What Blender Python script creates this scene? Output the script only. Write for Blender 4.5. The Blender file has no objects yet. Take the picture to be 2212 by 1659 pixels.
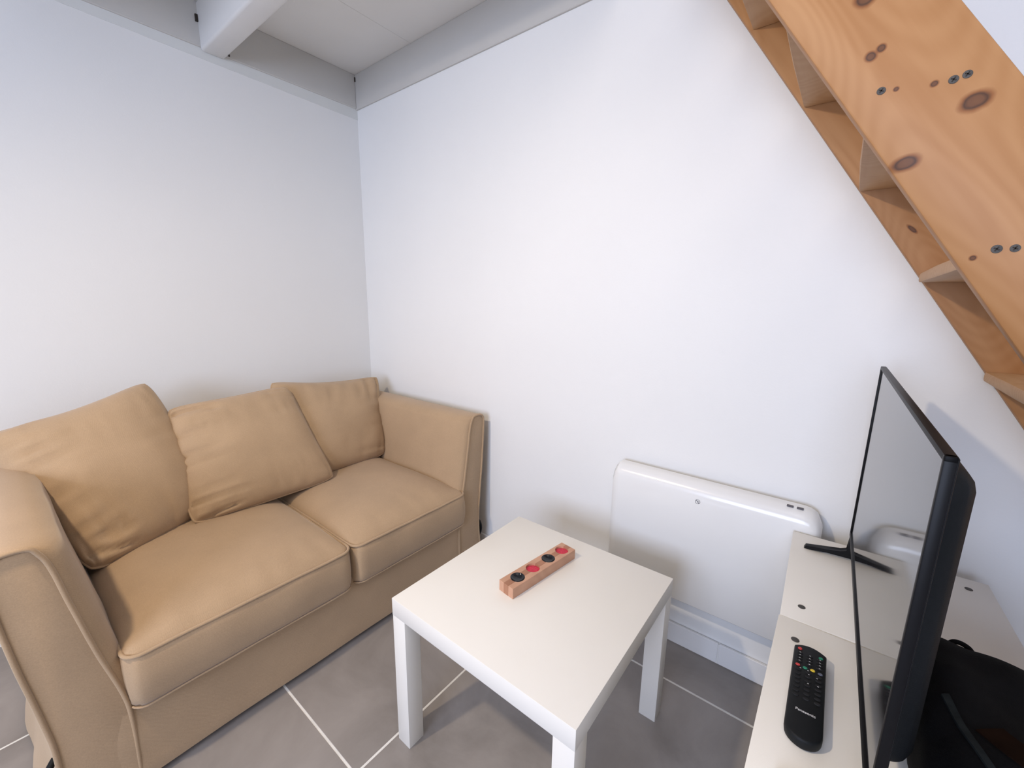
import bpy, bmesh, math, random
from mathutils import Vector, Matrix, noise

random.seed(7)
sc = bpy.context.scene
C = sc.collection

# ------------------------------------------------------------------ camera
W, H, F = 2212, 1659, 904.68
yaw, pit, rol = 0.6658, 0.1963, 0.0130
cp, sp = math.cos(pit), math.sin(pit)
fw = Vector((-math.sin(yaw) * cp, math.cos(yaw) * cp, -sp))
r0 = Vector((math.cos(yaw), math.sin(yaw), 0))
u0 = r0.cross(fw)
rr = r0 * math.cos(rol) + u0 * math.sin(rol)
uu = -r0 * math.sin(rol) + u0 * math.cos(rol)
cam_d = bpy.data.cameras.new('camera')
cam = bpy.data.objects.new('camera', cam_d)
C.objects.link(cam)
cam.matrix_world = Matrix(((rr.x, uu.x, -fw.x, 2.1854), (rr.y, uu.y, -fw.y, -1.4188),
                           (rr.z, uu.z, -fw.z, 1.2164), (0, 0, 0, 1)))
cam_d.sensor_width = 36
cam_d.lens = 36 * F / W
cam_d.clip_start = 0.02
sc.camera = cam

# ------------------------------------------------------------------ light
sc.view_settings.view_transform = 'Standard'
sc.view_settings.look = 'None'
sc.view_settings.gamma = 1
sc.view_settings.use_curve_mapping = False
sc.view_settings.exposure = -0.33
wd = bpy.data.worlds.new('sky')
sc.world = wd
wd.use_nodes = True
wd.node_tree.nodes['Background'].inputs[0].default_value = (0.62, 0.74, 1, 1)
wd.node_tree.nodes['Background'].inputs[1].default_value = 1.0


def area(name, loc, rot, sx, sy, energy, col):
    d = bpy.data.lights.new(name, 'AREA')
    d.shape = 'RECTANGLE'; d.size = sx; d.size_y = sy
    d.energy = energy; d.color = col
    o = bpy.data.objects.new(name, d); C.objects.link(o)
    o.location = loc; o.rotation_euler = rot
    return o


# daylight through the window in the wall behind the camera, plus an added warm fill light high overhead
area('window_daylight', (2.00, -3.90, 1.40), (math.radians(90), 0, 0), 1.5, 1.3, 104, (0.65, 0.75, 1.0))
area('overhead_warm_fill', (3.0, -2.3, 3.72), (0, 0, 0), 2.0, 2.6, 26, (1.0, 0.83, 0.68))


# ------------------------------------------------------------------ materials
def srgb(r, g, b):
    f = lambda c: (c / 255 / 12.92) if c <= 10 else ((c / 255 + 0.055) / 1.055) ** 2.4
    return (f(r), f(g), f(b), 1)


def mat(name, col, rough=0.5, metal=0.0, spec=0.5, var=0.06, scale=6.0, bump=0.0, bscale=200.0, coat=0.0):
    m = bpy.data.materials.new(name); m.use_nodes = True
    nt = m.node_tree; b = nt.nodes['Principled BSDF']
    b.inputs['Roughness'].default_value = rough
    b.inputs['Metallic'].default_value = metal
    b.inputs['Specular IOR Level'].default_value = spec
    b.inputs['Coat Weight'].default_value = coat
    tc = nt.nodes.new('ShaderNodeTexCoord')
    n = nt.nodes.new('ShaderNodeTexNoise')
    n.inputs['Scale'].default_value = scale; n.inputs['Detail'].default_value = 5
    nt.links.new(tc.outputs['Object'], n.inputs['Vector'])
    rp = nt.nodes.new('ShaderNodeValToRGB')
    rp.color_ramp.elements[0].position = 0.3; rp.color_ramp.elements[1].position = 0.7
    rp.color_ramp.elements[0].color = tuple(c * (1 - var) for c in col[:3]) + (1,)
    rp.color_ramp.elements[1].color = tuple(min(1, c * (1 + var)) for c in col[:3]) + (1,)
    nt.links.new(n.outputs['Fac'], rp.inputs['Fac'])
    nt.links.new(rp.outputs['Color'], b.inputs['Base Color'])
    if bump:
        n2 = nt.nodes.new('ShaderNodeTexNoise')
        n2.inputs['Scale'].default_value = bscale; n2.inputs['Detail'].default_value = 3
        nt.links.new(tc.outputs['Object'], n2.inputs['Vector'])
        bp = nt.nodes.new('ShaderNodeBump'); bp.inputs['Strength'].default_value = bump
        bp.inputs['Distance'].default_value = 0.002
        nt.links.new(n2.outputs['Fac'], bp.inputs['Height'])
        nt.links.new(bp.outputs['Normal'], b.inputs['Normal'])
    return m


M = {}
M['wall'] = mat('wall_paint', (0.80, 0.80, 0.79, 1), 0.55, var=0.012, scale=2.2, bump=0.12, bscale=160)
M['wall_grey'] = mat('beam_paint', (0.72, 0.712, 0.69, 1), 0.5, var=0.02, scale=5, bump=0.1, bscale=90)
M['ledger'] = mat('ledger_paint', (0.56, 0.545, 0.515, 1), 0.55, var=0.02, scale=5, bump=0.1, bscale=90)
M['band'] = mat('edge_paint', (0.70, 0.71, 0.69, 1), 0.55, var=0.02, scale=9)
M['ceil'] = mat('ceiling_paint', (0.80, 0.79, 0.76, 1), 0.55, var=0.02, scale=4, bump=0.1, bscale=90)
M['white'] = mat('white_foil', (0.81, 0.785, 0.73, 1), 0.38, var=0.008, scale=8, bump=0.04, bscale=500)
M['enamel'] = mat('heater_enamel', (0.80, 0.80, 0.79, 1), 0.22, var=0.01, scale=5, coat=0.2)
M['plinth'] = mat('plinth_tile', (0.78, 0.78, 0.78, 1), 0.3, var=0.02)
M['grout'] = mat('grout', (0.80, 0.78, 0.74, 1), 0.8, var=0.08, scale=30)
M['black'] = mat('black_plastic', (0.005, 0.005, 0.006, 1), 0.42, spec=0.16, var=0.1)
M['matt_black'] = mat('matt_black_plastic', (0.007, 0.008, 0.009, 1), 0.55, spec=0.18, var=0.15, bump=0.1, bscale=600)
M['screen'] = mat('screen_glass', (0.006, 0.006, 0.008, 1), 0.07, spec=0.5, var=0.02)
M['steel'] = mat('screw_metal', (0.075, 0.07, 0.066, 1), 0.7, metal=0.1, var=0.2, scale=90)
M['dark'] = mat('dark_hole', (0.03, 0.022, 0.016, 1), 0.8, var=0.2)
M['ink'] = mat('grey_ink', (0.10, 0.095, 0.11, 1), 0.6, var=0.05)
M['red'] = mat('red_button', (0.55, 0.04, 0.035, 1), 0.45)
M['green'] = mat('green_button', (0.015, 0.22, 0.12, 1), 0.45)
M['yellow'] = mat('yellow_button', (0.72, 0.52, 0.03, 1), 0.45)
M['bluegrey'] = mat('grey_button', (0.10, 0.11, 0.15, 1), 0.45)
M['rubber'] = mat('button_rubber', (0.016, 0.016, 0.017, 1), 0.7, spec=0.2, var=0.2)
M['print'] = mat('white_print', (0.65, 0.65, 0.65, 1), 0.5, var=0.03)
M['glassblack'] = mat('black_bowl', (0.008, 0.009, 0.012, 1), 0.12, var=0.1)
M['felt'] = mat('red_felt', (0.62, 0.045, 0.085, 1), 0.9, var=0.22, scale=260, bump=0.5, bscale=900)
M['bag'] = mat('black_nylon', (0.0045, 0.0045, 0.005, 1), 0.85, spec=0.1, var=0.25, scale=30, bump=0.3, bscale=700)
M['strap'] = mat('grey_webbing', (0.016, 0.019, 0.019, 1), 0.9, spec=0.1, var=0.3, scale=60)
M['patch'] = mat('pale_patch', (0.16, 0.20, 0.15, 1), 0.6, var=0.2, scale=40)
M['patch2'] = mat('rust_patch', (0.012, 0.0055, 0.003, 1), 0.95, spec=0.05, var=0.3, scale=30)
M['lamp'] = mat('lamp_metal', (0.7, 0.7, 0.68, 1), 0.4)


def fabric(name, col):
    m = bpy.data.materials.new(name); m.use_nodes = True
    nt = m.node_tree; b = nt.nodes['Principled BSDF']
    b.inputs['Roughness'].default_value = 0.92
    b.inputs['Specular IOR Level'].default_value = 0.15
    b.inputs['Sheen Weight'].default_value = 0.25
    b.inputs['Sheen Roughness'].default_value = 0.5
    tc = nt.nodes.new('ShaderNodeTexCoord')
    n = nt.nodes.new('ShaderNodeTexNoise'); n.inputs['Scale'].default_value = 7; n.inputs['Detail'].default_value = 4
    n2 = nt.nodes.new('ShaderNodeTexNoise'); n2.inputs['Scale'].default_value = 420; n2.inputs['Detail'].default_value = 2
    nt.links.new(tc.outputs['Object'], n.inputs['Vector']); nt.links.new(tc.outputs['Object'], n2.inputs['Vector'])
    mx = nt.nodes.new('ShaderNodeMath'); mx.operation = 'MULTIPLY_ADD'; mx.inputs[1].default_value = 0.55
    nt.links.new(n2.outputs['Fac'], mx.inputs[0])
    ml = nt.nodes.new('ShaderNodeMath'); ml.operation = 'MULTIPLY'; ml.inputs[1].default_value = 0.45
    nt.links.new(n.outputs['Fac'], ml.inputs[0]); nt.links.new(ml.outputs[0], mx.inputs[2])
    rp = nt.nodes.new('ShaderNodeValToRGB')
    rp.color_ramp.elements[0].position = 0.3; rp.color_ramp.elements[1].position = 0.7
    rp.color_ramp.elements[0].color = tuple(c * 0.88 for c in col[:3]) + (1,)
    rp.color_ramp.elements[1].color = tuple(c * 1.1 for c in col[:3]) + (1,)
    nt.links.new(mx.outputs[0], rp.inputs['Fac']); nt.links.new(rp.outputs['Color'], b.inputs['Base Color'])
    # twill weave relief
    w = nt.nodes.new('ShaderNodeTexWave'); w.wave_type = 'BANDS'; w.bands_direction = 'DIAGONAL'
    w.inputs['Scale'].default_value = 150; w.inputs['Distortion'].default_value = 1.5
    nt.links.new(tc.outputs['Object'], w.inputs['Vector'])
    ad = nt.nodes.new('ShaderNodeMath'); ad.operation = 'ADD'
    nt.links.new(w.outputs['Fac'], ad.inputs[0]); nt.links.new(n2.outputs['Fac'], ad.inputs[1])
    bp = nt.nodes.new('ShaderNodeBump'); bp.inputs['Strength'].default_value = 0.10; bp.inputs['Distance'].default_value = 0.001
    nt.links.new(ad.outputs[0], bp.inputs['Height']); nt.links.new(bp.outputs['Normal'], b.inputs['Normal'])
    return m


M['fabric'] = fabric('beige_cotton', (0.43, 0.300, 0.183, 1))


def tile_mat():
    m = bpy.data.materials.new('grey_stoneware'); m.use_nodes = True
    nt = m.node_tree; b = nt.nodes['Principled BSDF']
    b.inputs['Roughness'].default_value = 0.42
    g = nt.nodes.new('ShaderNodeNewGeometry')
    n = nt.nodes.new('ShaderNodeTexNoise'); n.inputs['Scale'].default_value = 3.2; n.inputs['Detail'].default_value = 8
    n.inputs['Roughness'].default_value = 0.6; n.inputs['Distortion'].default_value = 0.6
    nt.links.new(g.outputs['Position'], n.inputs['Vector'])
    rp = nt.nodes.new('ShaderNodeValToRGB')
    rp.color_ramp.elements[0].position = 0.32; rp.color_ramp.elements[1].position = 0.68
    rp.color_ramp.elements[0].color = (0.225, 0.203, 0.187, 1)
    rp.color_ramp.elements[1].color = (0.350, 0.320, 0.300, 1)
    nt.links.new(n.outputs['Fac'], rp.inputs['Fac']); nt.links.new(rp.outputs['Color'], b.inputs['Base Color'])
    return m


M['tile'] = tile_mat()


def wood(name, light, dark, knots=(), rings=26.0, stretch=(1.2, 26, 26)):
    """pine: grain runs along local X; knots = (u, v, ru, rv) in the local X-Z plane"""
    m = bpy.data.materials.new(name); m.use_nodes = True
    nt = m.node_tree; L = nt.links.new; N = nt.nodes.new
    b = nt.nodes['Principled BSDF']; b.inputs['Roughness'].default_value = 0.55
    tc = N('ShaderNodeTexCoord')
    mp = N('ShaderNodeMapping'); mp.inputs['Scale'].default_value = stretch
    L(tc.outputs['Object'], mp.inputs['Vector'])
    n = N('ShaderNodeTexNoise'); n.inputs['Scale'].default_value = 1.0; n.inputs['Detail'].default_value = 4
    n.inputs['Distortion'].default_value = 0.8
    L(mp.outputs[0], n.inputs['Vector'])
    # growth rings as contour lines of a slow noise
    mp2 = N('ShaderNodeMapping'); mp2.inputs['Scale'].default_value = (1.6, 5.5, 5.5)
    L(tc.outputs['Object'], mp2.inputs['Vector'])
    n2 = N('ShaderNodeTexNoise'); n2.inputs['Scale'].default_value = 1.0; n2.inputs['Detail'].default_value = 1
    L(mp2.outputs[0], n2.inputs['Vector'])
    k = N('ShaderNodeMath'); k.operation = 'MULTIPLY'; k.inputs[1].default_value = rings * 6.28
    L(n2.outputs['Fac'], k.inputs[0])
    s = N('ShaderNodeMath'); s.operation = 'SINE'; L(k.outputs[0], s.inputs[0])
    ma = N('ShaderNodeMath'); ma.operation = 'MULTIPLY_ADD'; ma.inputs[1].default_value = 0.09
    L(s.outputs[0], ma.inputs[0]); L(n.outputs['Fac'], ma.inputs[2])
    rp = N('ShaderNodeValToRGB')
    rp.color_ramp.elements[0].position = 0.25; rp.color_ramp.elements[1].position = 0.72
    rp.color_ramp.elements[0].color = dark; rp.color_ramp.elements[1].color = light
    L(ma.outputs[0], rp.inputs['Fac'])
    col = rp.outputs['Color']
    sx = N('ShaderNodeSeparateXYZ'); L(tc.outputs['Object'], sx.inputs[0])
    jn = N('ShaderNodeTexNoise'); jn.inputs['Scale'].default_value = 55; L(tc.outputs['Object'], jn.inputs['Vector'])
    for (ku, kv, ru, rv, ang) in knots:
        cb = N('ShaderNodeCombineXYZ'); L(sx.outputs['X'], cb.inputs[0]); L(sx.outputs['Z'], cb.inputs[1])
        mk = N('ShaderNodeMapping'); mk.vector_type = 'TEXTURE'
        mk.inputs['Location'].default_value = (ku, kv, 0)
        mk.inputs['Rotation'].default_value = (0, 0, ang)
        mk.inputs['Scale'].default_value = (ru, rv, 1)
        L(cb.outputs[0], mk.inputs['Vector'])
        ln = N('ShaderNodeVectorMath'); ln.operation = 'LENGTH'; L(mk.outputs[0], ln.inputs[0])
        jj = N('ShaderNodeMath'); jj.operation = 'MULTIPLY_ADD'; jj.inputs[1].default_value = 0.5
        L(jn.outputs['Fac'], jj.inputs[0]); L(ln.outputs['Value'], jj.inputs[2])
        kr = N('ShaderNodeValToRGB')
        e = kr.color_ramp.elements
        e[0].position = 0.0; e[0].color = (0.36, 0.28, 0.24, 1)
        e[1].position = 1.0; e[1].color = (1, 1, 1, 1)
        e1 = e.new(0.45); e1.color = (0.32, 0.24, 0.20, 1)
        e2 = e.new(0.60); e2.color = (0.15, 0.105, 0.08, 1)
        e3 = e.new(0.76); e3.color = (0.60, 0.45, 0.30, 1)
        dv = N('ShaderNodeMath'); dv.operation = 'MULTIPLY'; dv.inputs[1].default_value = 0.5
        L(jj.outputs[0], dv.inputs[0]); L(dv.outputs[0], kr.inputs['Fac'])
        mx = N('ShaderNodeMix'); mx.data_type = 'RGBA'; mx.blend_type = 'MULTIPLY'; mx.inputs[0].default_value = 1
        L(col, mx.inputs[6]); L(kr.outputs['Color'], mx.inputs[7]); col = mx.outputs[2]
    L(col, b.inputs['Base Color'])
    bp = N('ShaderNodeBump'); bp.inputs['Strength'].default_value = 0.08; bp.inputs['Distance'].default_value = 0.001
    L(n.outputs['Fac'], bp.inputs['Height']); L(bp.outputs['Normal'], b.inputs['Normal'])
    return m


# ------------------------------------------------------------------ mesh helpers
OFF = {}


def finish(bm, smooth=True, angle=35):
    bmesh.ops.recalc_face_normals(bm, faces=bm.faces[:])
    for f in bm.faces:
        f.smooth = smooth
    return bm


def obj(name, bm, m, parent=None, smooth=True, angle=35, kind=None, label=None):
    """links a bmesh given in world coordinates as ONE object under parent"""
    off = OFF.get(parent, Vector())
    if off.length:
        bmesh.ops.translate(bm, vec=-off, verts=bm.verts[:])
    finish(bm, smooth)
    if smooth and angle < 180:
        for e in bm.edges:
            if len(e.link_faces) == 2 and e.calc_face_angle(0) > math.radians(angle):
                e.smooth = False
    me = bpy.data.meshes.new(name); bm.to_mesh(me); bm.free()
    me.materials.append(M[m] if isinstance(m, str) else m)
    o = bpy.data.objects.new(name, me); C.objects.link(o)
    if parent:
        o.parent = parent
    OFF[o] = off.copy()
    if kind: o['kind'] = kind
    if label: o['label'] = label
    return o


def thing(name, label, cat, loc=(0, 0, 0), group=None):
    o = bpy.data.objects.new(name, None); C.objects.link(o)
    o.empty_display_size = 0.1
    o.location = loc; o['label'] = label; o['category'] = cat
    if group: o['group'] = group
    OFF[o] = Vector(loc)
    return o


def box(x0, x1, y0, y1, z0, z1, bev=0.0, seg=2, bm=None):
    b = bmesh.new()
    bmesh.ops.create_cube(b, size=1)
    for v in b.verts:
        v.co = Vector((x0 + (v.co.x + .5) * (x1 - x0), y0 + (v.co.y + .5) * (y1 - y0), z0 + (v.co.z + .5) * (z1 - z0)))
    if bev:
        bmesh.ops.bevel(b, geom=b.edges[:], offset=bev, segments=seg, profile=0.5, affect='EDGES')
    if bm is not None:
        join(bm, b); return bm
    return b


def join(bm, b):
    me = bpy.data.meshes.new('tmp'); b.to_mesh(me); b.free()
    bm.from_mesh(me); bpy.data.meshes.remove(me)


def xform(bm, mtx):
    bmesh.ops.transform(bm, matrix=mtx, verts=bm.verts[:]); return bm


def prism(poly, a, b, axis='x', bev=0.0, seg=2):
    """poly: 2-D outline; axis x -> (y,z), y -> (x,z), z -> (x,y)"""
    bm = bmesh.new()
    def P(q, t):
        return {'x': (t, q[0], q[1]), 'y': (q[0], t, q[1]), 'z': (q[0], q[1], t)}[axis]
    lo = [bm.verts.new(P(q, a)) for q in poly]
    hi = [bm.verts.new(P(q, b)) for q in poly]
    n = len(poly)
    for i in range(n):
        bm.faces.new((lo[i], lo[(i + 1) % n], hi[(i + 1) % n], hi[i]))
    f0 = bm.faces.new(lo); f1 = bm.faces.new(hi)
    if bev:
        ed = [e for e in bm.edges if (f0 in e.link_faces) or (f1 in e.link_faces)]
        bmesh.ops.bevel(bm, geom=ed, offset=bev, segments=seg, profile=0.5, affect='EDGES')
    return bm


def tube(pts, r, n=8, closed=False, bm=None):
    b = bm or bmesh.new()
    pts = [Vector(p) for p in pts]
    k = len(pts); rings = []
    prev = None
    for i, p in enumerate(pts):
        if closed:
            t = (pts[(i + 1) % k] - pts[i - 1])
        else:
            t = pts[min(i + 1, k - 1)] - pts[max(i - 1, 0)]
        t.normalize()
        if prev is None:
            ref = Vector((0, 0, 1)) if abs(t.z) < 0.9 else Vector((1, 0, 0))
            a = t.cross(ref).normalized()
        else:
            a = (prev - t * prev.dot(t)).normalized()
        prev = a
        c = t.cross(a)
        rings.append([b.verts.new(p + (a * math.cos(2 * math.pi * j / n) + c * math.sin(2 * math.pi * j / n)) * r) for j in range(n)])
    m = k if closed else k - 1
    for i in range(m):
        A, B = rings[i], rings[(i + 1) % k]
        for j in range(n):
            b.faces.new((A[j], A[(j + 1) % n], B[(j + 1) % n], B[j]))
    if not closed:
        b.faces.new(rings[0]); b.faces.new(rings[-1])
    return b


def disc(c, nrm, r, h, n=20, bev=0.0):
    """short cylinder, its base centre at c, axis nrm"""
    b = bmesh.new()
    bmesh.ops.create_cone(b, cap_ends=True, segments=n, radius1=r, radius2=r, depth=h)
    bmesh.ops.translate(b, vec=(0, 0, h / 2), verts=b.verts[:])
    if bev:
        ed = [e for e in b.edges if all(abs(v.co.z - h) < 1e-6 for v in e.verts)]
        bmesh.ops.bevel(b, geom=ed, offset=bev, segments=2, profile=0.5, affect='EDGES')
    q = Vector((0, 0, 1)).rotation_difference(Vector(nrm)).to_matrix().to_4x4()
    xform(b, Matrix.Translation(Vector(c)) @ q)
    return b


def lathe(profile, c, n=28):
    b = bmesh.new(); rings = []
    for (r, z) in profile:
        if r < 1e-6:
            rings.append([b.verts.new((c[0], c[1], c[2] + z))])
        else:
            rings.append([b.verts.new((c[0] + r * math.cos(2 * math.pi * i / n), c[1] + r * math.sin(2 * math.pi * i / n), c[2] + z)) for i in range(n)])
    for A, B in zip(rings, rings[1:]):
        for i in range(n):
            a0, a1 = A[i % len(A)], A[(i + 1) % len(A)]
            b0, b1 = B[i % len(B)], B[(i + 1) % len(B)]
            vs = []
            for v in (a0, a1, b1, b0):
                if v not in vs: vs.append(v)
            if len(vs) > 2: b.faces.new(vs)
    return b


def roundbox(x0, x1, y0, y1, z0, z1, rad, nx, ny, nz, fn=None):
    """subdivided box with rounded edges; fn(p, (u,v,w)) -> moved point, u,v,w in -1..1"""
    b = bmesh.new(); V = {}
    def vert(i, j, k):
        key = (i, j, k)
        if key not in V:
            u, v, w = -1 + 2 * i / nx, -1 + 2 * j / ny, -1 + 2 * k / nz
            p = Vector((x0 + (u + 1) / 2 * (x1 - x0), y0 + (v + 1) / 2 * (y1 - y0), z0 + (w + 1) / 2 * (z1 - z0)))
            q = Vector((min(max(p.x, x0 + rad), x1 - rad), min(max(p.y, y0 + rad), y1 - rad), min(max(p.z, z0 + rad), z1 - rad)))
            d = p - q
            if d.length > 1e-9: p = q + d.normalized() * min(rad, d.length) if d.length > rad else p
            if fn: p = fn(p, (u, v, w))
            V[key] = b.verts.new(p)
        return V[key]
    for i in range(nx):
        for j in range(ny):
            for k in (0, nz):
                b.faces.new((vert(i, j, k), vert(i + 1, j, k), vert(i + 1, j + 1, k), vert(i, j + 1, k)))
    for i in range(nx):
        for k in range(nz):
            for j in (0, ny):
                b.faces.new((vert(i, j, k), vert(i + 1, j, k), vert(i + 1, j, k + 1), vert(i, j, k + 1)))
    for j in range(ny):
        for k in range(nz):
            for i in (0, nx):
                b.faces.new((vert(i, j, k), vert(i, j + 1, k), vert(i, j + 1, k + 1), vert(i, j, k + 1)))
    return b


def rrect(x0, x1, y0, y1, r, n=6):
    pts = []
    for cx, cy, a0 in ((x1 - r, y1 - r, 0), (x0 + r, y1 - r, 90), (x0 + r, y0 + r, 180), (x1 - r, y0 + r, 270)):
        for i in range(n + 1):
            a = math.radians(a0 + 90 * i / n)
            pts.append((cx + r * math.cos(a), cy + r * math.sin(a)))
    return pts


def sm(a, b, x):
    t = min(1, max(0, (x - a) / (b - a))); return t * t * (3 - 2 * t)


# ------------------------------------------------------------------ the room
RX, RY, RZ = 4.3, -4.0, 3.75
floor = obj('floor', box(-0.1, RX, RY, 0.1, -0.06, -0.0008), 'grout', kind='structure')
TX0, TY0, TS = 0.530 - 0.806, -0.976 - 0.798 * 4, 0.80
tbm = box(0, TS, 0, TS, -0.006, 0.0, 0.0012, 1)
t0 = None
for i in range(6):
    for j in range(6):
        x, y = TX0 + i * 0.8055, TY0 + j * 0.7975
        if x > RX or y > 0 or x + TS < 0 or y + TS < RY: continue
        xa, xb = max(x, 0.0) + 0.0028, min(x + 0.8055, RX) - 0.0028
        ya, yb = max(y, RY) + 0.0028, min(y + 0.7975, 0.0) - 0.0028
        obj('tile', box(xa, xb, ya, yb, -0.02, 0.0, 0.0012, 1), 'tile', floor, smooth=False)
tbm.free()

obj('wall_left', box(-0.12, 0, RY - 0.1, 0.12, -0.06, RZ), 'wall', kind='structure', smooth=False)
obj('wall_right', box(0, RX + 0.1, 0, 0.12, -0.06, RZ), 'wall', kind='structure', smooth=False)
obj('wall_side', box(RX, RX + 0.12, RY - 0.1, 0, -0.06, RZ), 'wall', kind='structure', smooth=False)
bw = bmesh.new()   # wall behind the camera, with the window opening
for a in ((0, 1.2, -0.06, RZ), (2.8, RX, -0.06, RZ), (1.2, 2.8, -0.06, 0.70), (1.2, 2.8, 2.10, RZ)):
    box(a[0], a[1], RY - 0.12, RY, a[2], a[3], bm=bw)
obj('wall_back', bw, 'wall', kind='structure', smooth=False)
wf = bmesh.new()
for a in ((1.2, 1.25, 0.70, 2.10), (2.75, 2.8, 0.70, 2.10), (1.25, 2.75, 0.70, 0.75), (1.25, 2.75, 2.05, 2.10), (1.98, 2.02, 0.75, 2.05)):
    box(a[0], a[1], RY - 0.09, RY - 0.03, a[2], a[3], bm=wf)
win = obj('window_1', wf, 'white', kind='structure', smooth=False)
# main roof over the high part of the room
obj('ceiling_high', box(-0.1, RX + 0.1, RY - 0.1, 0.1, RZ, RZ + 0.1), 'wall', kind='structure', smooth=False)

# mezzanine underside: boards, a joist and the ledgers it rests on
MZ = 2.36
ceil = obj('ceiling', box(0, 1.50, RY, 0, MZ + 0.019, MZ + 0.06), 'ceil', kind='structure', smooth=False)
xs = [0.0, 0.465, 1.01, 1.50]
for a, b in zip(xs, xs[1:]):
    for ya, yb in ((RY, -2.44), (-2.44, 0.0)):
        obj('ceiling_board', box(a + 0.0006, b - 0.0006, ya + 0.001, yb - 0.001, MZ, MZ + 0.019, 0.0006, 1), 'ceil', ceil, smooth=False)
for yy in (-0.70, -1.32, -2.60, -3.30):
    obj('joist', box(0.002, 1.45, yy, yy + 0.085, 2.187, MZ, 0.011, 3), 'wall_grey', ceil)
obj('edge_beam', box(1.45, 1.50, RY, -0.01, 2.187, 2.42, 0.006, 2), 'wall_grey', ceil)
obj('ledger', box(0.0, 1.45, -0.010, 0.0, 2.195, MZ, 0.002, 1), 'ledger', ceil)
obj('ledger', box(0.0, 0.010, RY, -0.010, 2.200, MZ, 0.002, 1), 'ledger', ceil)
# small open gaps where the timbers meet
obj('gap', box(0.0095, 0.0150, -0.0150, -0.0095, 2.326, 2.346), 'dark', ceil, smooth=False)
obj('gap', box(0.009, 0.018, -0.709, -0.699, 2.285, 2.310), 'dark', ceil, smooth=False)
obj('gap', box(0.05, 0.056, -0.618, -0.613, 2.1865, 2.193), 'dark', ceil, smooth=False)
# grey paint band with an uneven lower edge under the ledger on the left wall
bm = bmesh.new()
n = 160; top = []; bot = []
for i in range(n + 1):
    y = RY + (0 - RY) * i / n
    e = 2.150 + 0.016 * (-y) + 0.0022 * noise.noise(Vector((y * 9, 1, 0))) + 0.0014 * noise.noise(Vector((y * 31, 4, 0)))
    top.append(y); bot.append(min(e, 2.188))
lo = [bm.verts.new((0.0022, y, z)) for y, z in zip(top, bot)]
hi = [bm.verts.new((0.0022, y, 2.2005)) for y in top]
lob = [bm.verts.new((0.0, y, z)) for y, z in zip(top, bot)]
for i in range(n):
    bm.faces.new((lo[i], lo[i + 1], hi[i + 1], hi[i]))
    bm.faces.new((lob[i], lob[i + 1], lo[i + 1], lo[i]))
obj('trim_1', bm, 'band', kind='structure', smooth=False)

# plinth tiles along the right wall
pl = obj('baseboard_right', box(0.0, RX, -0.009, 0.0, 0.0, 0.074), 'grout', kind='structure', smooth=False)
x = 1.990 - 0.45 * 4
px = [0.0]
while x < RX:
    if x > 0.02: px.append(x)
    x += 0.45
px.append(RX)
for a, b in zip(px, px[1:]):
    obj('plinth_tile', box(a + 0.0012, b - 0.0012, -0.012, -0.002, 0.002, 0.078, 0.0015, 1), 'plinth', pl, smooth=False)


# ------------------------------------------------------------------ staircase
SL = math.atan(1.5208)                 # pitch
st = thing('staircase', 'steep open pine staircase rising against the white wall', 'stairs', (3.0, -0.28, 0))
ux, uz = math.cos(SL), -math.sin(SL)   # direction down the stringer in x-z
nx_, nz_ = math.sin(SL), math.cos(SL)  # across, up and away from the lower edge


def stringer(y0, y1, dz, knots, name):
    """plank whose lower edge passes through (1.81, 2.041+dz)"""
    L0, L1, wd_ = -0.43, 2.43, 0.146
    b = box(L0, L1, y0, y1, 0, wd_, 0.003, 2)
    bmesh.ops.translate(b, vec=OFF[st], verts=b.verts[:])
    wm = wood(name, (0.43, 0.218, 0.086, 1), (0.36, 0.165, 0.055, 1), knots)
    # cut level with the floor
    o = obj('stringer', b, wm, st)
    o.rotation_euler = (0, SL, 0)
    o.location = Vector((1.81, 0, 2.041 + dz)) - OFF[st]
    # trim below the floor
    me = o.data; bb = bmesh.new(); bb.from_mesh(me)
    inv = Matrix.Rotation(SL, 4, 'Y').inverted()
    pc = inv @ Vector((0, 0, -(2.041 + dz) + 0.001)); pn = (inv @ Vector((0, 0, -1)))
    g = bmesh.ops.bisect_plane(bb, geom=bb.verts[:] + bb.edges[:] + bb.faces[:], plane_co=pc, plane_no=pn, clear_outer=True)
    bmesh.ops.holes_fill(bb, edges=[e for e in bb.edges if e.is_boundary])
    bb.to_mesh(me); bb.free()
    return o


def to_uv(x, z, dz):
    dx, dzz = x - 1.81, z - (2.041 + dz)
    return dx * ux + dzz * uz, dx * nx_ + dzz * nz_


YN = -0.557
k_ = (1.4188 + YN) / (1.4188 - 0.53)
def near_pt(x, z):   # measured on y=-0.53, moved onto the stringer's outer face
    return 2.1854 + (x - 2.1854) * k_, 1.2164 + (z - 1.2164) * k_
DZN = -0.026
kn = []
for (x, z, a, b, an) in ((2.224, 1.424, 0.017, 0.0095, 1.25), (2.285, 1.492, 0.017, 0.011, 1.3), (2.163, 1.582, 0.008, 0.006, 0.3),
                         (2.174, 1.590, 0.006, 0.005, 0.3), (2.146, 1.664, 0.014, 0.011, 0.4), (2.199, 1.529, 0.0035, 0.003, 0),
                         (2.240, 1.525, 0.0045, 0.004, 0), (2.315, 1.284, 0.004, 0.0035, 0), (2.36, 1.12, 0.014, 0.010, 1.2), (2.08, 1.80, 0.016, 0.010, 1.1)):
    X, Z = near_pt(x, z); u, v = to_uv(X, Z, DZN)
    kn.append((u, v, a * 0.66, b * 0.8, an))
near = stringer(YN, YN + 0.027, DZN, kn, 'pine_near')
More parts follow.
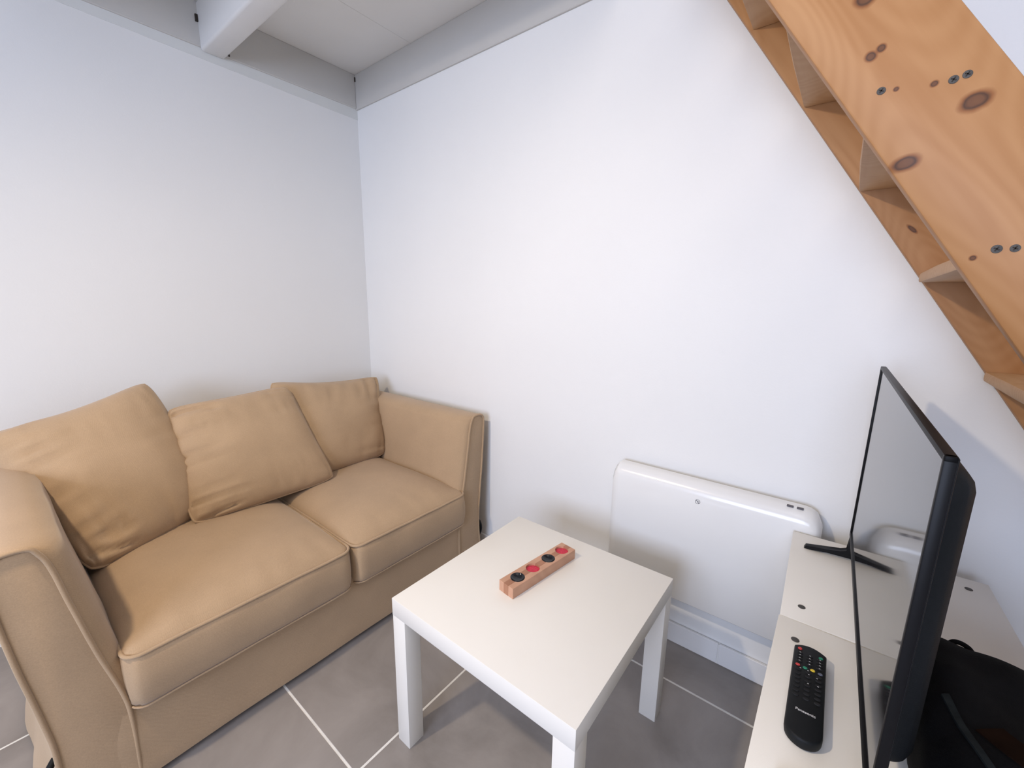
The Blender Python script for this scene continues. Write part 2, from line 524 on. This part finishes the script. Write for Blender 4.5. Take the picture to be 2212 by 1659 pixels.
far = stringer(-0.030, -0.003, 0.0, [(0.955, 0.06, 0.004, 0.004, 0), (0.80, 0.036, 0.010, 0.003, 0.2), (0.2, 0.08, 0.012, 0.008, 0.5)], 'pine_far')
tw = wood('pine_tread', (0.50, 0.30, 0.155, 1), (0.43, 0.235, 0.105, 1), [], stretch=(26, 1.2, 26))
for k in range(-1, 9):
    z = 1.924 - 0.2187 * k
    x = 1.889 + 0.1385 * k
    b = roundbox(x, x + 0.16, YN + 0.027, -0.030, z, z + 0.027, 0.009, 14, 2, 6)
    obj('tread', b, tw, st)
for (x, z, r) in ((2.182, 1.531, 0.0052), (2.259, 1.525, 0.0052), (2.272, 1.528, 0.005), (2.336, 1.295, 0.0055), (2.353, 1.295, 0.0050), (2.168, 1.757, 0.005), (2.10, 1.757, 0.005)):
    X, Z = near_pt(x, z)
    s = obj('screw', disc((X, YN + 0.0012, Z), (0, -1, 0), r, 0.0022, 18, 0.0006), 'steel', st)
    bb = bmesh.new()
    for a in (0.5, 2.07):
        q = box(-r * 0.6, r * 0.6, -0.0006, 0.0006, -0.0007, 0.0007)
        xform(q, Matrix.Translation((X, YN - 0.0010, Z)) @ Matrix.Rotation(a, 4, 'Y')); join(bb, q)
    obj('cross_slot', bb, 'dark', s, smooth=False)


# ------------------------------------------------------------------ sofa
YC = -0.768
sofa = thing('sofa', 'beige fabric two-seat sofa with loose cover and piped edges', 'sofa', (0.48, YC, 0))


def wob(p, s, f):
    return s * noise.noise(Vector((p.x * f, p.y * f, p.z * f)))


b = roundbox(0.04, 0.946, YC - 0.60, YC + 0.60, 0.018, 0.262, 0.012, 16, 40, 10,
             lambda p, q: p + Vector(((0.006 * noise.noise(Vector((p.y * 3.1, p.z * 4, 2))) - 0.006 * sm(0.1, 0.0, p.z) * -1) if q[0] > 0.9 else 0, 0, 0)))
obj('base', b, 'fabric', sofa, angle=60)
b = roundbox(0.03, 0.17, YC - 0.62, YC + 0.62, 0.05, 0.70, 0.035, 8, 24, 12)
obj('backrest', b, 'fabric', sofa, angle=180)

PROF = [(0.556, 0.012), (0.553, 0.12), (0.553, 0.23), (0.560, 0.29), (0.571, 0.345), (0.583, 0.40), (0.594, 0.46), (0.604, 0.52),
        (0.614, 0.58), (0.622, 0.635), (0.630, 0.675), (0.640, 0.699), (0.654, 0.711), (0.672, 0.715), (0.695, 0.714), (0.711, 0.707),
        (0.719, 0.692), (0.720, 0.66), (0.717, 0.60), (0.712, 0.53), (0.705, 0.45), (0.696, 0.37), (0.689, 0.30), (0.684, 0.24),
        (0.684, 0.17), (0.690, 0.10), (0.697, 0.05), (0.702, 0.012)]


def arm(side):
    """flared arm: outline swept along x, with a rounded front"""
    b = bmesh.new(); rings = []
    X1 = 0.948
    xs_ = [0.03 + (X1 - 0.014 - 0.03) * i / 22 for i in range(23)] + [X1 - 0.007, X1 - 0.002, X1]
    cd = sum(p[0] for p in PROF) / len(PROF)
    for x in xs_:
        t = max(0, (x - (X1 - 0.014)) / 0.014)
        ins = 0.010 * (1 - math.sqrt(max(0, 1 - t * t)))
        ring = []
        for (d, z) in PROF:
            dd = d + (ins if d < cd else -ins)
            zz = z - (ins if z > 0.65 else 0)
            # a few soft creases in the cover
            if d < 0.66:   # padded inner face swells behind the front panel
                dd -= 0.030 * math.sqrt(max(0, 1 - (1 - min(1, (X1 - x) / 0.06)) ** 2)) * sm(0.66, 0.645, d)
            w = 0.006 * noise.noise(Vector((x * 5, z * 5, side * 7))) * sm(0.02, 0.2, z) * sm(0.0, 0.15, X1 - x + 0.03)
            ripple = 0.005 * math.sin(x * 26 + 1.3) * sm(0.35, 0.02, z) * (1 if d > cd else 0.2) * sm(0, 0.1, X1 - x)
            if d > cd:
                dd += 0.024 * sm(0.36, 0.02, z) * sm(0.01, 0.16, X1 - x)
            dd += w + ripple
            ring.append(b.verts.new((x, YC + side * dd, zz)))
        rings.append(ring)
    n_ = len(PROF)
    for A, B in zip(rings, rings[1:]):
        for i in range(n_):
            b.faces.new((A[i], A[(i + 1) % n_], B[(i + 1) % n_], B[i]))
    b.faces.new(rings[0]); b.faces.new(rings[-1])
    o = obj('armrest', b, 'fabric', sofa, angle=70)
    pp = [(X1 - 0.001, YC + side * (d + (0.003 if d < cd else -0.003)), z - (0.002 if z > 0.65 else 0)) for (d, z) in PROF]
    # piping framing the front panel
    obj('piping', tube(smooth_path(pp, 3), 0.0052, 8), 'fabric', o, angle=180)
    return o


def smooth_path(pts, k):
    out = []
    P = [Vector(p) for p in pts]
    for i in range(len(P) - 1):
        a = P[max(i - 1, 0)]; b_ = P[i]; c = P[i + 1]; d = P[min(i + 2, len(P) - 1)]
        for j in range(k):
            t = j / k
            out.append(0.5 * ((2 * b_) + (c - a) * t + (2 * a - 5 * b_ + 4 * c - d) * t * t + (3 * b_ - a - 3 * c + d) * t ** 3))
    out.append(P[-1]); return out


armL = arm(-1)
armR = arm(1)
# black loop stands in for the dark, shaded slit low on each arm
for o, s in ((armL, -1), (armR, 1)):
    pts = [(0.925, YC + s * 0.683, 0.20), (0.938, YC + s * 0.697, 0.185), (0.943, YC + s * 0.703, 0.15), (0.936, YC + s * 0.697, 0.115), (0.925, YC + s * 0.685, 0.10)]
    obj('slit_shade', tube(smooth_path(pts, 5), 0.007, 8), 'matt_black', o, angle=180, label='black loop for the shaded slit at the lower corner')


def seat(y0, y1, seed, ledge):
    x0, x1, z0, z1 = 0.14, 0.972, 0.232, 0.386
    def fn(p, q):
        u, v, w = q
        crown = 0.052 * (1 - abs(u) ** 5) * (1 - abs(v) ** 5)
        if w > 0:
            lift = sm(0.6, 1.0, w)
            p.z += crown * lift
            # gathered fabric behind the front piping
            g = sm(0.55, 0.9, u) * sm(1.0, 0.93, u)
            p.z += lift * g * 0.0045 * noise.noise(Vector((p.y * 24 + seed, p.x * 5, 0.3)))
            p.z += lift * 0.006 * noise.noise(Vector((p.x * 4, p.y * 4, seed)))
        if u > 0.9:
            p.x += 0.010 * (1 - w * w) + 0.003 * noise.noise(Vector((p.y * 7, p.z * 9, seed)))
        if abs(v) > 0.9:
            p.y += 0.004 * (1 - w * w) * (1 if v > 0 else -1)
        return p
    b = roundbox(x0, x1, y0, y1, z0, z1, 0.017, 44, 44, 10, fn)
    # round the front corners in plan
    R_ = 0.035
    for v in b.verts:
        for cy, sg in ((y0 + R_, -1), (y1 - R_, 1)):
            cx = x1 - R_
            dx, dy = v.co.x - cx, (v.co.y - cy) * sg
            if dx > 0 and dy > 0:
                m = max(dx, dy); l = math.hypot(dx, dy)
                if l > 1e-6:
                    v.co.x = cx + dx * m / l; v.co.y = cy + sg * dy * m / l
    o = obj('seat_cushion', b, 'fabric', sofa, angle=180)
    for zz in (z1 - 0.006, z0 + 0.006):
        out = rrect(x0 + 0.004, x1 + 0.001, y0 + 0.001, y1 - 0.001, R_, 6)
        dense = []
        k = len(out)
        for i in range(k):
            a, c = Vector(out[i]), Vector(out[(i + 1) % k])
            m = max(1, int((c - a).length / 0.03))
            for j in range(m):
                q = a.lerp(c, j / m)
                dense.append((q.x, q.y, zz + 0.0018 * noise.noise(Vector((q.x * 14, q.y * 14, seed + zz)))))
        obj('piping', tube(dense, 0.0046 if zz > 0.3 else 0.0026, 8, closed=True), 'fabric', o, angle=180)


seat(-1.322, -0.739, 3.1, 0)
seat(-0.731, -0.190, 8.4, 0)


def pillow(name, label, corners, T, seed, front=1.0, back=0.7, pinch=(0.05, 0.05, 0.05, 0.05), wr=0.008, sag=0.1, wedge=(1, 1, 1, 1)):
    """stuffed cushion spanned by four corners (TL, TR, BR, BL as seen from the front)"""
    TL, TR, BR, BL = [Vector(c) for c in corners]
    nrm = ((TR - TL) + (BR - BL)).cross((TL - BL) + (TR - BR)).normalized()
    if nrm.x < 0: nrm = -nrm
    base = min((TL + TR + BR + BL) / 4 for _ in (0,)) if False else (BL + BR) / 2
    t = thing(name, label, 'cushion', (base.x, base.y, base.z), 'loose cushions on the sofa')
    N_ = 44
    def seam(u, v):
        cr = 1 - 0.06 * (u * u * v * v) ** 3
        pl_, pr_, pt_, pb_ = pinch
        uu_ = u * cr * (1 - (pr_ if u > 0 else pl_) * (1 - v * v)); vv = v * cr * (1 - (pt_ if v > 0 else pb_) * (1 - u * u))
        a, c = (uu_ + 1) / 2, (vv + 1) / 2
        return (BL.lerp(BR, a)).lerp(TL.lerp(TR, a), c)
    def thick(u, v):
        vs = v + sag * (1 - v * v)
        return T * (max(0, (1 - abs(u) ** 2.4)) * max(0, (1 - abs(vs) ** 2.4) if abs(v) < 1 else 0)) ** 0.48
    def crease(u, v, s):
        e = 0
        wl, wr_, wt, wb = wedge
        for (al, ac, wgt, sd) in ((v, -u, wl, 1), (v, u, wr_, 2), (u, v, wt, 3), (u, -v, wb, 4)):
            q = noise.noise(Vector((al * 4.6, ac * 0.55, seed + sd * 3.7 + s)))
            q2 = noise.noise(Vector((al * 8.5, ac * 1.6, seed + sd * 5.1 + s)))
            reach = 0.15 + 0.5 * abs(noise.noise(Vector((al * 3, seed, sd))))
            v_ = -max(0, 1 - abs(q) * 5.5) ** 1.6 - 0.22 * max(0, 1 - abs(q2) * 5) ** 1.6 + 0.30
            e += wgt * v_ * sm(reach, reach + 0.35, ac) * sm(1.0, 0.93, ac)
        return wr * e + 0.010 * noise.noise(Vector((u * 1.6, v * 1.6, seed)))* (1-u*u)*(1-v*v)
    b = bmesh.new(); G = {}
    # denser rows near the seam
    cs = [math.sin(math.pi / 2 * (-1 + 2 * i / N_)) for i in range(N_ + 1)]
    for s in (1, -1):
        for i, u in enumerate(cs):
            for j, v in enumerate(cs):
                edge = i in (0, N_) or j in (0, N_)
                if edge and s == -1:
                    G[(s, i, j)] = G[(1, i, j)]; continue
                p = seam(u, v)
                if not edge:
                    h = thick(u, v) * (front if s > 0 else back)
                    if s > 0: h += crease(u, v, s)
                    p = p + nrm * s * max(h, 0.002)
                G[(s, i, j)] = b.verts.new(p)
        for i in range(N_):
            for j in range(N_):
                b.faces.new((G[(s, i, j)], G[(s, i + 1, j)], G[(s, i + 1, j + 1)], G[(s, i, j + 1)]))
    body = obj('cover', b, 'fabric', t, angle=180)
    per = []
    q = 40
    # the corners are rounded off a little
    for (fx, fy) in ((lambda k: (-1 + 2 * k / q, 1), 0), (lambda k: (1, 1 - 2 * k / q), 0), (lambda k: (1 - 2 * k / q, -1), 0), (lambda k: (-1, -1 + 2 * k / q), 0)):
        for k in range(q):
            u, v = fx(k); per.append(seam(u, v))
    obj('piping', tube(per, 0.0042, 7, closed=True), 'fabric', t, angle=180)
    return t


pillow('back_cushion', 'beige piped cushion upright in the corner beside the right armrest',
       ((0.17, -0.640, 0.845), (0.20, -0.085, 0.802), (0.40, -0.195, 0.425), (0.42, -0.735, 0.432)), 0.085, 2.0, front=0.95, back=0.8, pinch=(0.05, 0.05, 0.11, 0.0), wr=0.010, sag=0.15, wedge=(0.3, 0.6, 1, 0.4))
pillow('back_cushion', 'plump beige cushion leaning over the left armrest, largest of the three',
       ((0.21, -1.475, 0.800), (0.13, -1.050, 0.905), (0.40, -0.965, 0.440), (0.545, -1.318, 0.412)), 0.105, 5.0, front=1.0, back=0.6, pinch=(0.0, -0.05, 0.085, -0.02), wr=0.015, sag=0.05, wedge=(1.3, 0.3, 0.2, 0.7))
pillow('scatter_cushion', 'square beige cushion propped in front, between the two other cushions',
       ((0.235, -1.030, 0.805), (0.255, -0.592, 0.832), (0.505, -0.528, 0.436), (0.500, -1.062, 0.432)), 0.075, 9.0, front=1.0, back=0.8, pinch=(0.03, 0.035, 0.03, 0.01), wr=0.015, sag=0.12, wedge=(1.4, 0.25, 0.25, 0.4))


# ------------------------------------------------------------------ side table
TA = Vector((1.3475, -0.850))
tb = thing('side_table', 'small square white table with four square legs', 'table', (TA.x + 0.275, TA.y + 0.275, 0))
L_ = 0.55
obj('tabletop', box(TA.x, TA.x + L_, TA.y, TA.y + L_, 0.400, 0.450, 0.0012, 2), 'white', tb)
for ix in (0, 1):
    for iy in (0, 1):
        x = TA.x + ix * 0.5; y = TA.y + iy * 0.5
        e = 0.0006
        obj('leg', box(x + e, x + 0.05 - e, y + e, y + 0.05 - e, 0.0, 0.400, 0.0012, 2), 'white', tb)

# ------------------------------------------------------------------ wooden holder on the table
HC = Vector((1.5890, -0.5215, 0.450))
HA = math.radians(-8.0)
hd = thing('tealight_holder', 'oblong wooden block with two black and two red round wells', 'candle holder', HC)
mh = Matrix.Translation(HC) @ Matrix.Rotation(HA, 4, 'Z')
wl = wood('beech_light', (0.60, 0.345, 0.225, 1), (0.50, 0.27, 0.17, 1), [], rings=8, stretch=(30, 4, 30))
wdk = wood('beech_dark', (0.42, 0.20, 0.115, 1), (0.34, 0.155, 0.085, 1), [], rings=8, stretch=(30, 4, 30))
HL, HW, HH = 0.262, 0.053, 0.0305
wy = [-0.0875, -0.0275, 0.0375, 0.0990]
WR, WDp = 0.0200, 0.011


def holed(x0, x1, z1, bev):
    """lamination with the round wells cut in"""
    b = box(x0, x1, -HL / 2, HL / 2, 0, z1, bev, 1)
    me = bpy.data.meshes.new('lam'); b.to_mesh(me); b.free()
    o = bpy.data.objects.new('lam', me); C.objects.link(o)
    cb = bmesh.new()
    for y in wy:
        join(cb, disc((0, y, HH - WDp), (0, 0, 1), WR, 0.03, 40))
    cm = bpy.data.meshes.new('cut'); cb.to_mesh(cm); cb.free()
    co = bpy.data.objects.new('cut', cm); C.objects.link(co)
    md = o.modifiers.new('b', 'BOOLEAN'); md.operation = 'DIFFERENCE'; md.object = co; md.solver = 'EXACT'
    dg = bpy.context.evaluated_depsgraph_get()
    em = bpy.data.meshes.new_from_object(o.evaluated_get(dg))
    r = bmesh.new(); r.from_mesh(em)
    bpy.data.objects.remove(o); bpy.data.objects.remove(co)
    for x_ in (em, me, cm): bpy.data.meshes.remove(x_)
    return xform(r, mh)


obj('wood_strip', holed(-HW / 2, -0.0085, HH, 0.0008), wl, hd)
obj('wood_strip', holed(0.0085, HW / 2, HH, 0.0008), wl, hd)
obj('middle_strip', holed(-0.0085, 0.0085, HH - 0.0004, 0.0003), wdk, hd, label='darker middle strip')
for i, y in enumerate(wy):
    c = mh @ Vector((0, y, HH))
    if i % 2 == 0:
        pr = [(0, -0.0080), (0.007, -0.0076), (0.013, -0.0055), (0.0180, -0.0016), (0.0196, 0.0003), (0.0199, 0.0001), (0.0196, -0.004), (0.014, -0.0095), (0, -0.0105)]
        obj('black_well', lathe(pr, c, 36), 'glassblack', hd, angle=180, label='glossy black well')
    else:
        pr = [(0, -0.0056), (0.010, -0.0057), (0.0185, -0.0060), (0.0198, -0.0064), (0.0198, -0.0108), (0, -0.0108)]
        obj('red_well', lathe(pr, c, 36), 'felt', hd, angle=60, label='red well')


# ------------------------------------------------------------------ electric heater
ht = thing('panel_heater', 'white electric panel heater on the wall behind the table', 'heater', (1.905, 0, 0.2))
HX0, HX1, HZ0, HZ1 = 1.600, 2.210, 0.226, 0.655
# side profile (y,z): rolls back at the top
prof = [(-0.030, HZ0), (-0.080, HZ0), (-0.086, HZ0 + 0.006), (-0.086, 0.600), (-0.085, 0.618), (-0.081, 0.632), (-0.073, 0.643), (-0.062, 0.651), (-0.050, HZ1), (-0.030, HZ1)]
b = bmesh.new()
rings = []
for x in [HX0 + (HX1 - HX0) * i / 40 for i in range(41)]:
    # rounded upper right corner, tighter upper left corner
    dr = max(0, x - (HX1 - 0.045)); cut = 0.045 - math.sqrt(max(0, 0.045 ** 2 - dr ** 2))
    dl = max(0, (HX0 + 0.020) - x); cut += 0.020 - math.sqrt(max(0, 0.020 ** 2 - dl ** 2))
    e = min(x - HX0, HX1 - x); ins = 0.010 * (1 - math.sqrt(max(0, 1 - max(0, 1 - e / 0.010) ** 2)))
    rings.append([b.verts.new((x, y if y > -0.031 else y + ins * (1 if y < -0.05 else 0.3), z - cut * sm(HZ0 + 0.2, HZ1 - 0.03, z))) for y, z in prof])
for A, B in zip(rings, rings[1:]):
    for i in range(len(prof)):
        b.faces.new((A[i], A[(i + 1) % len(prof)], B[(i + 1) % len(prof)], B[i]))
b.faces.new(rings[0]); b.faces.new(rings[-1])
hb = obj('casing', b, 'enamel', ht, angle=50)
obj('wall_bracket', box(1.68, 2.13, -0.032, 0.0, 0.30, 0.60, 0.004, 1), 'enamel', ht)
# printed do-not-cover sign
sxm, szm = 1.892, 0.5995
b = bmesh.new()
n = 28; A = []; B = []
for i in range(n):
    a = 2 * math.pi * i / n
    A.append(b.verts.new((sxm + 0.0076 * math.cos(a), -0.0864, szm + 0.0076 * math.sin(a))))
    B.append(b.verts.new((sxm + 0.0063 * math.cos(a), -0.0864, szm + 0.0063 * math.sin(a))))
for i in range(n):
    b.faces.new((A[i], A[(i + 1) % n], B[(i + 1) % n], B[i]))
q = box(-0.0066, 0.0066, -0.0003, 0.0001, -0.0008, 0.0008)
xform(q, Matrix.Translation((sxm, -0.0864, szm)) @ Matrix.Rotation(math.radians(50), 4, 'Y')); join(b, q)
q = box(0.0008, 0.0030, -0.0003, 0.0001, -0.0002, 0.0022); xform(q, Matrix.Translation((sxm, -0.0864, szm))); join(b, q)
obj('warning_symbol', b, 'ink', hb, smooth=False, label='round struck-through warning sign')
for x in (2.130, 2.154):
    obj('control_button', box(x - 0.008, x + 0.008, -0.064, -0.054, 0.6515, 0.6555, 0.001, 1), 'ink', hb)

# ------------------------------------------------------------------ television cabinet units
BZ = 0.600


def cabinet(name, label, x0, x1, y0, y1, rot, screws):
    cx, cy = (x0 + x1) / 2, (y0 + y1) / 2
    t = thing(name, label, 'cabinet', (cx, cy, 0), 'white units under the television')
    mr = Matrix.Translation((cx, cy, 0)) @ Matrix.Rotation(rot, 4, 'Z') @ Matrix.Translation((-cx, -cy, 0))
    th = 0.016
    def p(n_, *a, bev=0.0012):
        return obj(n_, xform(box(*a, bev, 2), mr), 'white', t)
    top_ = p('top_panel', x0, x1, y0, y1, BZ - th, BZ)
    p('side_panel', x0 + 0.001, x1 - 0.001, y0 + 0.001, y0 + th, 0.0, BZ - th)
    p('side_panel', x0 + 0.001, x1 - 0.001, y1 - th, y1 - 0.001, 0.0, BZ - th)
    p('bottom_panel', x0 + 0.002, x1 - 0.002, y0 + th, y1 - th, 0.04, 0.04 + th)
    p('shelf', x0 + 0.004, x1 - 0.010, y0 + th, y1 - th, 0.31, 0.31 + th)
    p('back_panel', x1 - 0.010, x1 - 0.004, y0 + th, y1 - th, 0.04 + th, BZ - th)
    for (x, y) in screws:
        s = obj('screw', disc((x, y, BZ - 0.0012), (0, 0, 1), 0.0068, 0.0020, 20, 0.0006), 'steel', top_)
    return t


cabinet('storage_unit', 'white storage unit against the wall, carrying the far end of the television', 2.1525, 2.5225, -0.489, -0.092, math.radians(-1.6) * -1 * 1, [(2.191, -0.442), (2.478, -0.137), (2.486, -0.447)])
cabinet('storage_unit', 'white storage unit nearest the camera, with the remote control on it', 2.1565, 2.5265, -0.900, -0.4925 - 0.003, 0, [(2.189, -0.554), (2.490, -0.545), (2.189, -0.862), (2.490, -0.862)])

# ------------------------------------------------------------------ television
tv = thing('television', 'black flat-screen television standing on the white units', 'television', (2.28, -0.52, BZ))
ta = math.atan(0.0167)
mt = Matrix.Translation((2.2675, -0.5195, 0)) @ Matrix.Rotation(ta, 4, 'Z')   # front plane local x=0, y = +-0.3605
ZB, ZT = 0.660, 1.081
HWd = 0.3615
fr = bmesh.new()
bz = 0.007
for (y0, y1, z0, z1) in ((-HWd, HWd, ZT - bz, ZT), (-HWd, HWd, ZB, ZB + 0.011), (-HWd, -HWd + bz, ZB, ZT), (HWd - bz, HWd, ZB, ZT)):
    box(0, 0.010, y0, y1, z0, z1, 0.0015, 2, bm=fr)
obj('bezel', xform(fr, mt), 'black', tv)
obj('screen', xform(box(0.0026, 0.0085, -HWd + bz - 0.001, HWd - bz + 0.001, ZB + 0.0105, ZT - bz + 0.001), mt), 'screen', tv, smooth=False, label='dark glossy screen')
obj('back_panel', xform(box(0.008, 0.0112, -HWd + 0.001, HWd - 0.001, ZB + 0.001, ZT - 0.001, 0.002, 2), mt), 'matt_black', tv)
bk = roundbox(0.010, 0.043, -0.305, 0.305, ZB + 0.012, ZT - 0.028, 0.026, 12, 30, 30)
obj('back_housing', xform(bk, mt), 'matt_black', tv)
for y in (0.350, -0.335):
    # flat V-shaped foot, seen from the side: two blades from the column to the ground
    poly = [(-0.085, 0.0), (-0.082, 0.007), (-0.045, 0.0135), (-0.012, 0.018), (0.0005, 0.024), (0.001, 0.062), (0.013, 0.062), (0.0135, 0.024), (0.026, 0.018), (0.034, 0.0135), (0.046, 0.007), (0.049, 0.0),
            (0.044, 0.0), (0.034, 0.0055), (0.007, 0.009), (-0.040, 0.0055), (-0.077, 0.0)]
    b = prism([(a, BZ + z) for a, z in poly], y - 0.009, y + 0.009, 'y', 0.002, 2)
    obj('foot', xform(b, mt), 'black', tv)

# ------------------------------------------------------------------ remote control
rc_c = Vector((2.2135, -0.684, BZ))
rc = thing('remote_control', 'slim black remote control with coloured buttons', 'remote control', rc_c)
ra = math.radians(0.5)
mr = Matrix.Translation(rc_c) @ Matrix.Rotation(ra, 4, 'Z')
RLn, RW, RH = 0.206, 0.0465, 0.0185
out = []
for i in range(11):   # gently arched far end
    t = -1 + 2 * i / 10
    out.append((RW / 2 * t, RLn / 2 - 0.010 * t * t))
for i in range(13):   # rounder near end
    a = math.radians(0 - 180 * i / 12)
    out.append((RW / 2 * math.cos(a), -RLn / 2 + 0.022 + 0.022 * math.sin(a)))
b = bmesh.new()
lv = [(0.86, 0.0), (0.97, 0.003), (1.0, 0.008), (1.0, 0.014), (0.965, 0.0175), (0.90, RH)]
rings = []
for s, z in lv:
    rings.append([b.verts.new((x * s, y * (1 - (1 - s) * 0.25), z)) for x, y in out])
for A, B in zip(rings, rings[1:]):
    for i in range(len(out)):
        b.faces.new((A[i], A[(i + 1) % len(out)], B[(i + 1) % len(out)], B[i]))
b.faces.new(rings[0]); b.faces.new(rings[-1])
obj('body', xform(b, mr), 'matt_black', rc, angle=50)


def button(x, y, rx, ry, m, h=0.0016):
    b = disc((0, 0, 0), (0, 0, 1), 1, h, 14)
    for v in b.verts:
        v.co.x *= rx; v.co.y *= ry
        if v.co.z > h * .5: v.co.x *= .82; v.co.y *= .82
    xform(b, mr @ Matrix.Translation((x, y, RH - 0.0003)))
    obj('button', b, m, rc, angle=60)


button(-0.0150, 0.0860, 0.0034, 0.0030, 'red')
button(0.0150, 0.0815, 0.0034, 0.0028, 'green')
for i, c in enumerate(('red', 'green', 'yellow', 'bluegrey')):
    button(-0.0155 + i * 0.0103, 0.0435 - (0.0012 if i % 2 else 0), 0.0036, 0.0026, c)
for r_ in range(4):
    for c_ in range(3):
        button(-0.0140 + c_ * 0.0140, 0.0755 - r_ * 0.0072, 0.0046, 0.0022, 'rubber')
for r_ in range(7):
    for c_ in range(3):
        button(-0.0140 + c_ * 0.0140, 0.0335 - r_ * 0.0098, 0.0046, 0.0026, 'rubber')
# small printed legends above the keys
lg = bmesh.new()
for r_ in range(4):
    for c_ in range(3):
        join(lg, xform(box(-0.0011, 0.0011, -0.0004, 0.0004, 0, 0.0002), mr @ Matrix.Translation((-0.0140 + c_ * 0.0140, 0.0755 - r_ * 0.0072, RH + 0.0013))))
for (x, y) in ((-0.0115, 0.0365), (-0.001, 0.0375), (0.0005, 0.0290), (0.0115, 0.0280), (0.0135, 0.0110), (0.0005, 0.0080)):
    join(lg, xform(box(-0.0010, 0.0010, -0.0005, 0.0005, 0, 0.0002), mr @ Matrix.Translation((x, y, RH + 0.0013))))
obj('key_legend', lg, 'print', rc, smooth=False, kind=None)


def text(s, size, m, mtx, parent, name):
    cu = bpy.data.curves.new('txt', 'FONT'); cu.body = s; cu.size = size; cu.align_x = 'CENTER'; cu.align_y = 'CENTER'
    cu.extrude = 0.0001; cu.offset = 0.00008
    to = bpy.data.objects.new('txt', cu); C.objects.link(to)
    dg = bpy.context.evaluated_depsgraph_get()
    me = bpy.data.meshes.new_from_object(to.evaluated_get(dg))
    r = bmesh.new(); r.from_mesh(me)
    bpy.data.objects.remove(to); bpy.data.curves.remove(cu); bpy.data.meshes.remove(me)
    return obj(name, xform(r, mtx), m, parent, smooth=False)


text('Panasonic', 0.0064, 'print', mr @ Matrix.Translation((0.0005, -0.0520, RH + 0.0002)), rc, 'wordmark')

# ------------------------------------------------------------------ bag behind the television
bg = thing('bag', 'black soft bag with a carrying loop, lying behind the television', 'bag', (2.43, -0.66, BZ))


def bagfn(p, q):
    u, v, w = q
    d = Vector((u, v * 1.0, w))
    p.z = BZ + (p.z - BZ) * (1 - 0.30 * max(0, v) ** 2 - 0.25 * max(0, u) ** 2)
    k = 0.012 * noise.noise(Vector((p.x * 9, p.y * 9, p.z * 9))) + 0.006 * noise.noise(Vector((p.x * 24, p.y * 20, p.z * 20)))
    if w > -0.9: p += Vector((u, v, w)).normalized() * k
    p.z = max(p.z, BZ + 0.0005)
    return p


b = roundbox(2.326, 2.516, -0.885, -0.500, BZ + 0.0005, BZ + 0.118, 0.050, 24, 36, 16, bagfn)
from mathutils.bvhtree import BVHTree
bvh = BVHTree.FromBMesh(b)


def drape(x, y, up=0.0):
    h = bvh.ray_cast(Vector((x, y, 2.0)), Vector((0, 0, -1)))[0]
    return Vector((x, y, (h.z if h else BZ + 0.01) + up))


def ribbon(path, wid, th, n=26):
    P = smooth_path([(x, y, 0) for x, y in path], n // len(path) + 2)
    r = bmesh.new(); rows = []
    for i, p in enumerate(P):
        t_ = (P[min(i + 1, len(P) - 1)] - P[max(i - 1, 0)]).normalized(); s_ = Vector((-t_.y, t_.x, 0))
        rows.append([r.verts.new(drape(*(p + s_ * k)[:2], up)) for k, up in ((-wid / 2, -0.002), (-wid / 2, th), (0, th), (wid / 2, th), (wid / 2, -0.002))])
    for A, B in zip(rows, rows[1:]):
        for i in range(4): r.faces.new((A[i], A[i + 1], B[i + 1], B[i]))
    return r


strap_b = ribbon([(2.352, -0.70), (2.362, -0.755), (2.376, -0.80), (2.395, -0.84)], 0.007, 0.003)
flap_b = ribbon([(2.385, -0.735), (2.41, -0.765), (2.44, -0.79)], 0.034, 0.002)
patch_b = ribbon([(2.405, -0.795), (2.425, -0.812), (2.450, -0.824)], 0.009, 0.003)
obj('body', b, 'bag', bg, angle=180)
obj('strap', strap_b, 'strap', bg, label='grey webbing strap')
obj('flap', flap_b, 'patch2', bg, label='rust-brown flap')
obj('tag', patch_b, 'patch', bg, label='pale green tag')
pts = [(2.374, -0.560, 0.672), (2.377, -0.545, 0.689), (2.386, -0.535, 0.697), (2.398, -0.535, 0.697), (2.406, -0.541, 0.691), (2.410, -0.555, 0.672)]
obj('carry_loop', tube(smooth_path(pts, 6), 0.0038, 8), 'bag', bg, angle=180)

# ------------------------------------------------------------------ ceiling lamp under the mezzanine (out of view)
lp = (1.12, -1.84, 2.10)
lam = thing('ceiling_lamp', 'small round lamp fixed under the mezzanine ceiling', 'lamp', (lp[0], lp[1], MZ))
obj('canopy', disc((lp[0], lp[1], MZ - 0.025), (0, 0, 1), 0.05, 0.025, 28, 0.003), 'lamp', lam)
obj('stem', tube([(lp[0], lp[1], MZ - 0.025), (lp[0], lp[1], MZ - 0.17)], 0.008, 10), 'lamp', lam)
# adjustable spot, turned towards the table
ax = Vector((0.18, 0.48, -0.98)).normalized()
rot_ = Vector((0, 0, -1)).rotation_difference(ax)
hd_m = Matrix.Translation(Vector(lp)) @ rot_.to_matrix().to_4x4()
obj('lamp_head', xform(lathe([(0.0, 0.075), (0.022, 0.072), (0.030, 0.05), (0.048, -0.005), (0.046, -0.005), (0.028, 0.048), (0, 0.05)], (0, 0, 0.012), 28), hd_m), 'lamp', lam)
ld = bpy.data.lights.new('lamp_light', 'SPOT'); ld.energy = 90; ld.color = (1.0, 0.82, 0.60); ld.shadow_soft_size = 0.04
ld.spot_size = math.radians(175); ld.spot_blend = 1.0
lo_ = bpy.data.objects.new('lamp_light', ld); C.objects.link(lo_); lo_.location = lp
lo_.rotation_mode = 'QUATERNION'; lo_.rotation_quaternion = rot_
